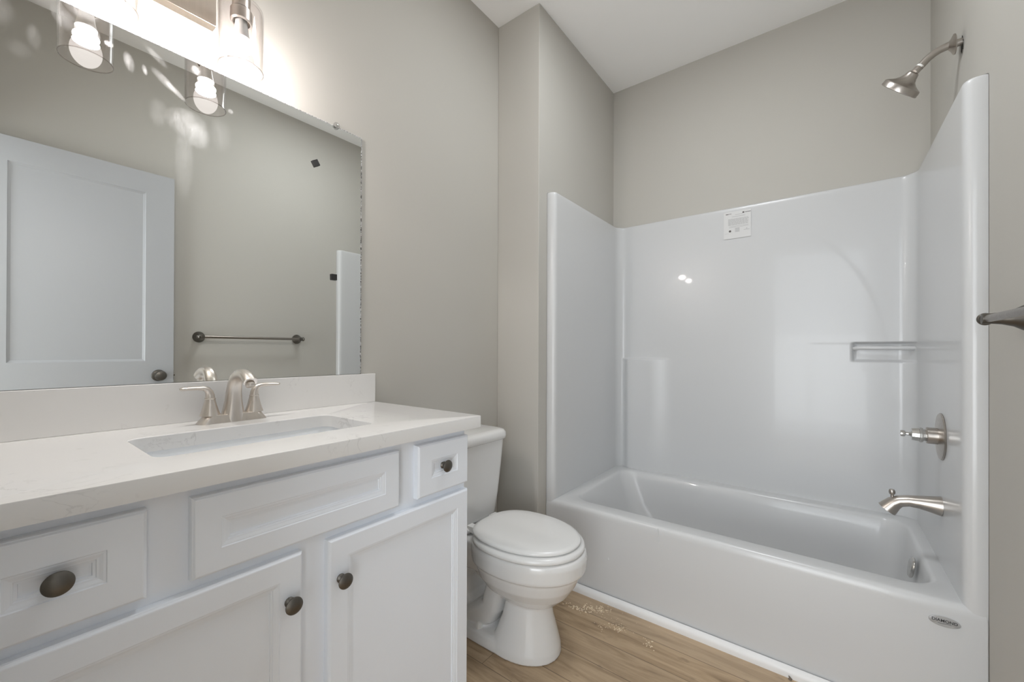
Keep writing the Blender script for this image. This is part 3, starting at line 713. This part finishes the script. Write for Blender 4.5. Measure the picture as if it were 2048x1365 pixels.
# tank
mb = MB()
def tk(x1, hw, r, z, x0=.022): return rrect(x0, x1, TY-hw, TY+hw, (r, .012, .012, r), z, 8, 8)
mb.loft([tk(.165, .148, .035, .392), tk(.178, .160, .04, .396), tk(.184, .165, .042, .41), tk(.193, .176, .044, .50), tk(.203, .189, .046, .64), tk(.209, .196, .048, .735), tk(.209, .196, .048, .742)])
obj('tank', mb, CHINA, to, angle=50)
mb = MB()
mb.loft([tk(.212, .199, .05, .742, .016), tk(.219, .206, .052, .747, .014), tk(.221, .208, .054, .760, .012), tk(.219, .206, .053, .775, .012), tk(.210, .198, .05, .785, .016), tk(.190, .18, .045, .789, .03)])
obj('tank_lid', mb, CHINA, to, angle=50)
mb = MB()   # closed seat ring under the lid
mb.loft([egg(.262, .686, .186, .4075), egg(.258, .691, .190, .411), egg(.258, .692, .1905, .418), egg(.262, .688, .187, .425), egg(.272, .678, .177, .4285)])
obj('seat', mb, SEATM, to, angle=70)
mb = MB()
mb.loft([egg(.255, .668, .166, .4300), egg(.250, .675, .173, .4325), egg(.248, .678, .1755, .4375), egg(.250, .675, .173, .443), egg(.262, .660, .160, .4475), egg(.30, .60, .115, .4515), egg(.38, .50, .05, .4525)])
obj('seat_lid', mb, SEATM, to, angle=70)
for s_ in (-1, 1):
    mb = MB(); y = TY+s_*.075
    mb.tube([(.222, y-.024, .409), (.222, y+.024, .409)], [(.016, .010)]*2, 16, (1, 0, 0)); mb.box(.222, .262, y-.016, y+.016, .405, .430); mb.lathe([(0, 0), (.014, 0), (.013, .022), (.009, .028), (0, .029)], (.215, y, .392), (0, 0, 1), 20)
    obj('seat_hinge', mb, SEATM, to, bevel=.002)
mb = MB(); mb.lathe([(.0, -.01), (.0135, -.01), (.0135, .008), (.012, .018), (.0075, .025), (0, .027)], (.300, TY-.100, .044), (0, 0, 1), 24); tag(obj('bolt_cap', mb, WHITEP, to))
PUT = mat('grey_caulk_smear', (.42, .42, .41), .8)

# ------------------------------------------------------------------ loose debris
CRUMB = mat('cream_flakes', (.82, .71, .54), .8)
mb = MB()
def crumb(x, y, s):
    a = random.uniform(0, PI); e = random.uniform(.5, 1)
    pts = [(x+s*math.cos(a+2*PI*k/6)*random.uniform(.7, 1.1), y+s*e*math.sin(a+2*PI*k/6)*random.uniform(.7, 1.1), 0) for k in range(6)]
    mb.loft([[(p[0], p[1], .0003) for p in pts], [(x+(p[0]-x)*.85, y+(p[1]-y)*.85, .0015+s*.15) for p in pts]])
for cx, cy, sx, sy, n, s in [(.505, 1.645, .05, .018, 46, .0042), (.565, 1.685, .045, .02, 55, .0040), (.605, 1.715, .03, .02, 26, .0030), (.715, 1.630, .03, .016, 42, .0030), (.655, 1.60, .03, .02, 16, .0028), (.84, 1.622, .022, .018, 24, .0026), (.66, 1.66, .12, .05, 30, .0018)]:
    for i in range(n): crumb(cx+random.gauss(0, sx*.6), cy+random.gauss(0, sy*.6), s*random.uniform(.4, 1.1))
tag(obj('debris', mb, CRUMB, smooth=False), 'cream flakes of dried debris scattered on the floor by the toilet', 'debris', kind='stuff')
mb = MB(); mb.lathe([(0, 0), (.006, 0), (.004, .006), (0, .008)], (1.292, 1.748, .0002), (.2, .1, 1), 6); mb.lathe([(0, 0), (.003, 0), (.002, .012), (0, .014)], (1.297, 1.75, .001), (-.6, .1, .6), 5)
tag(obj('wood_chip', mb, GRIT, smooth=False), 'small brown wood chip lying against the tub bead', 'wood chip')
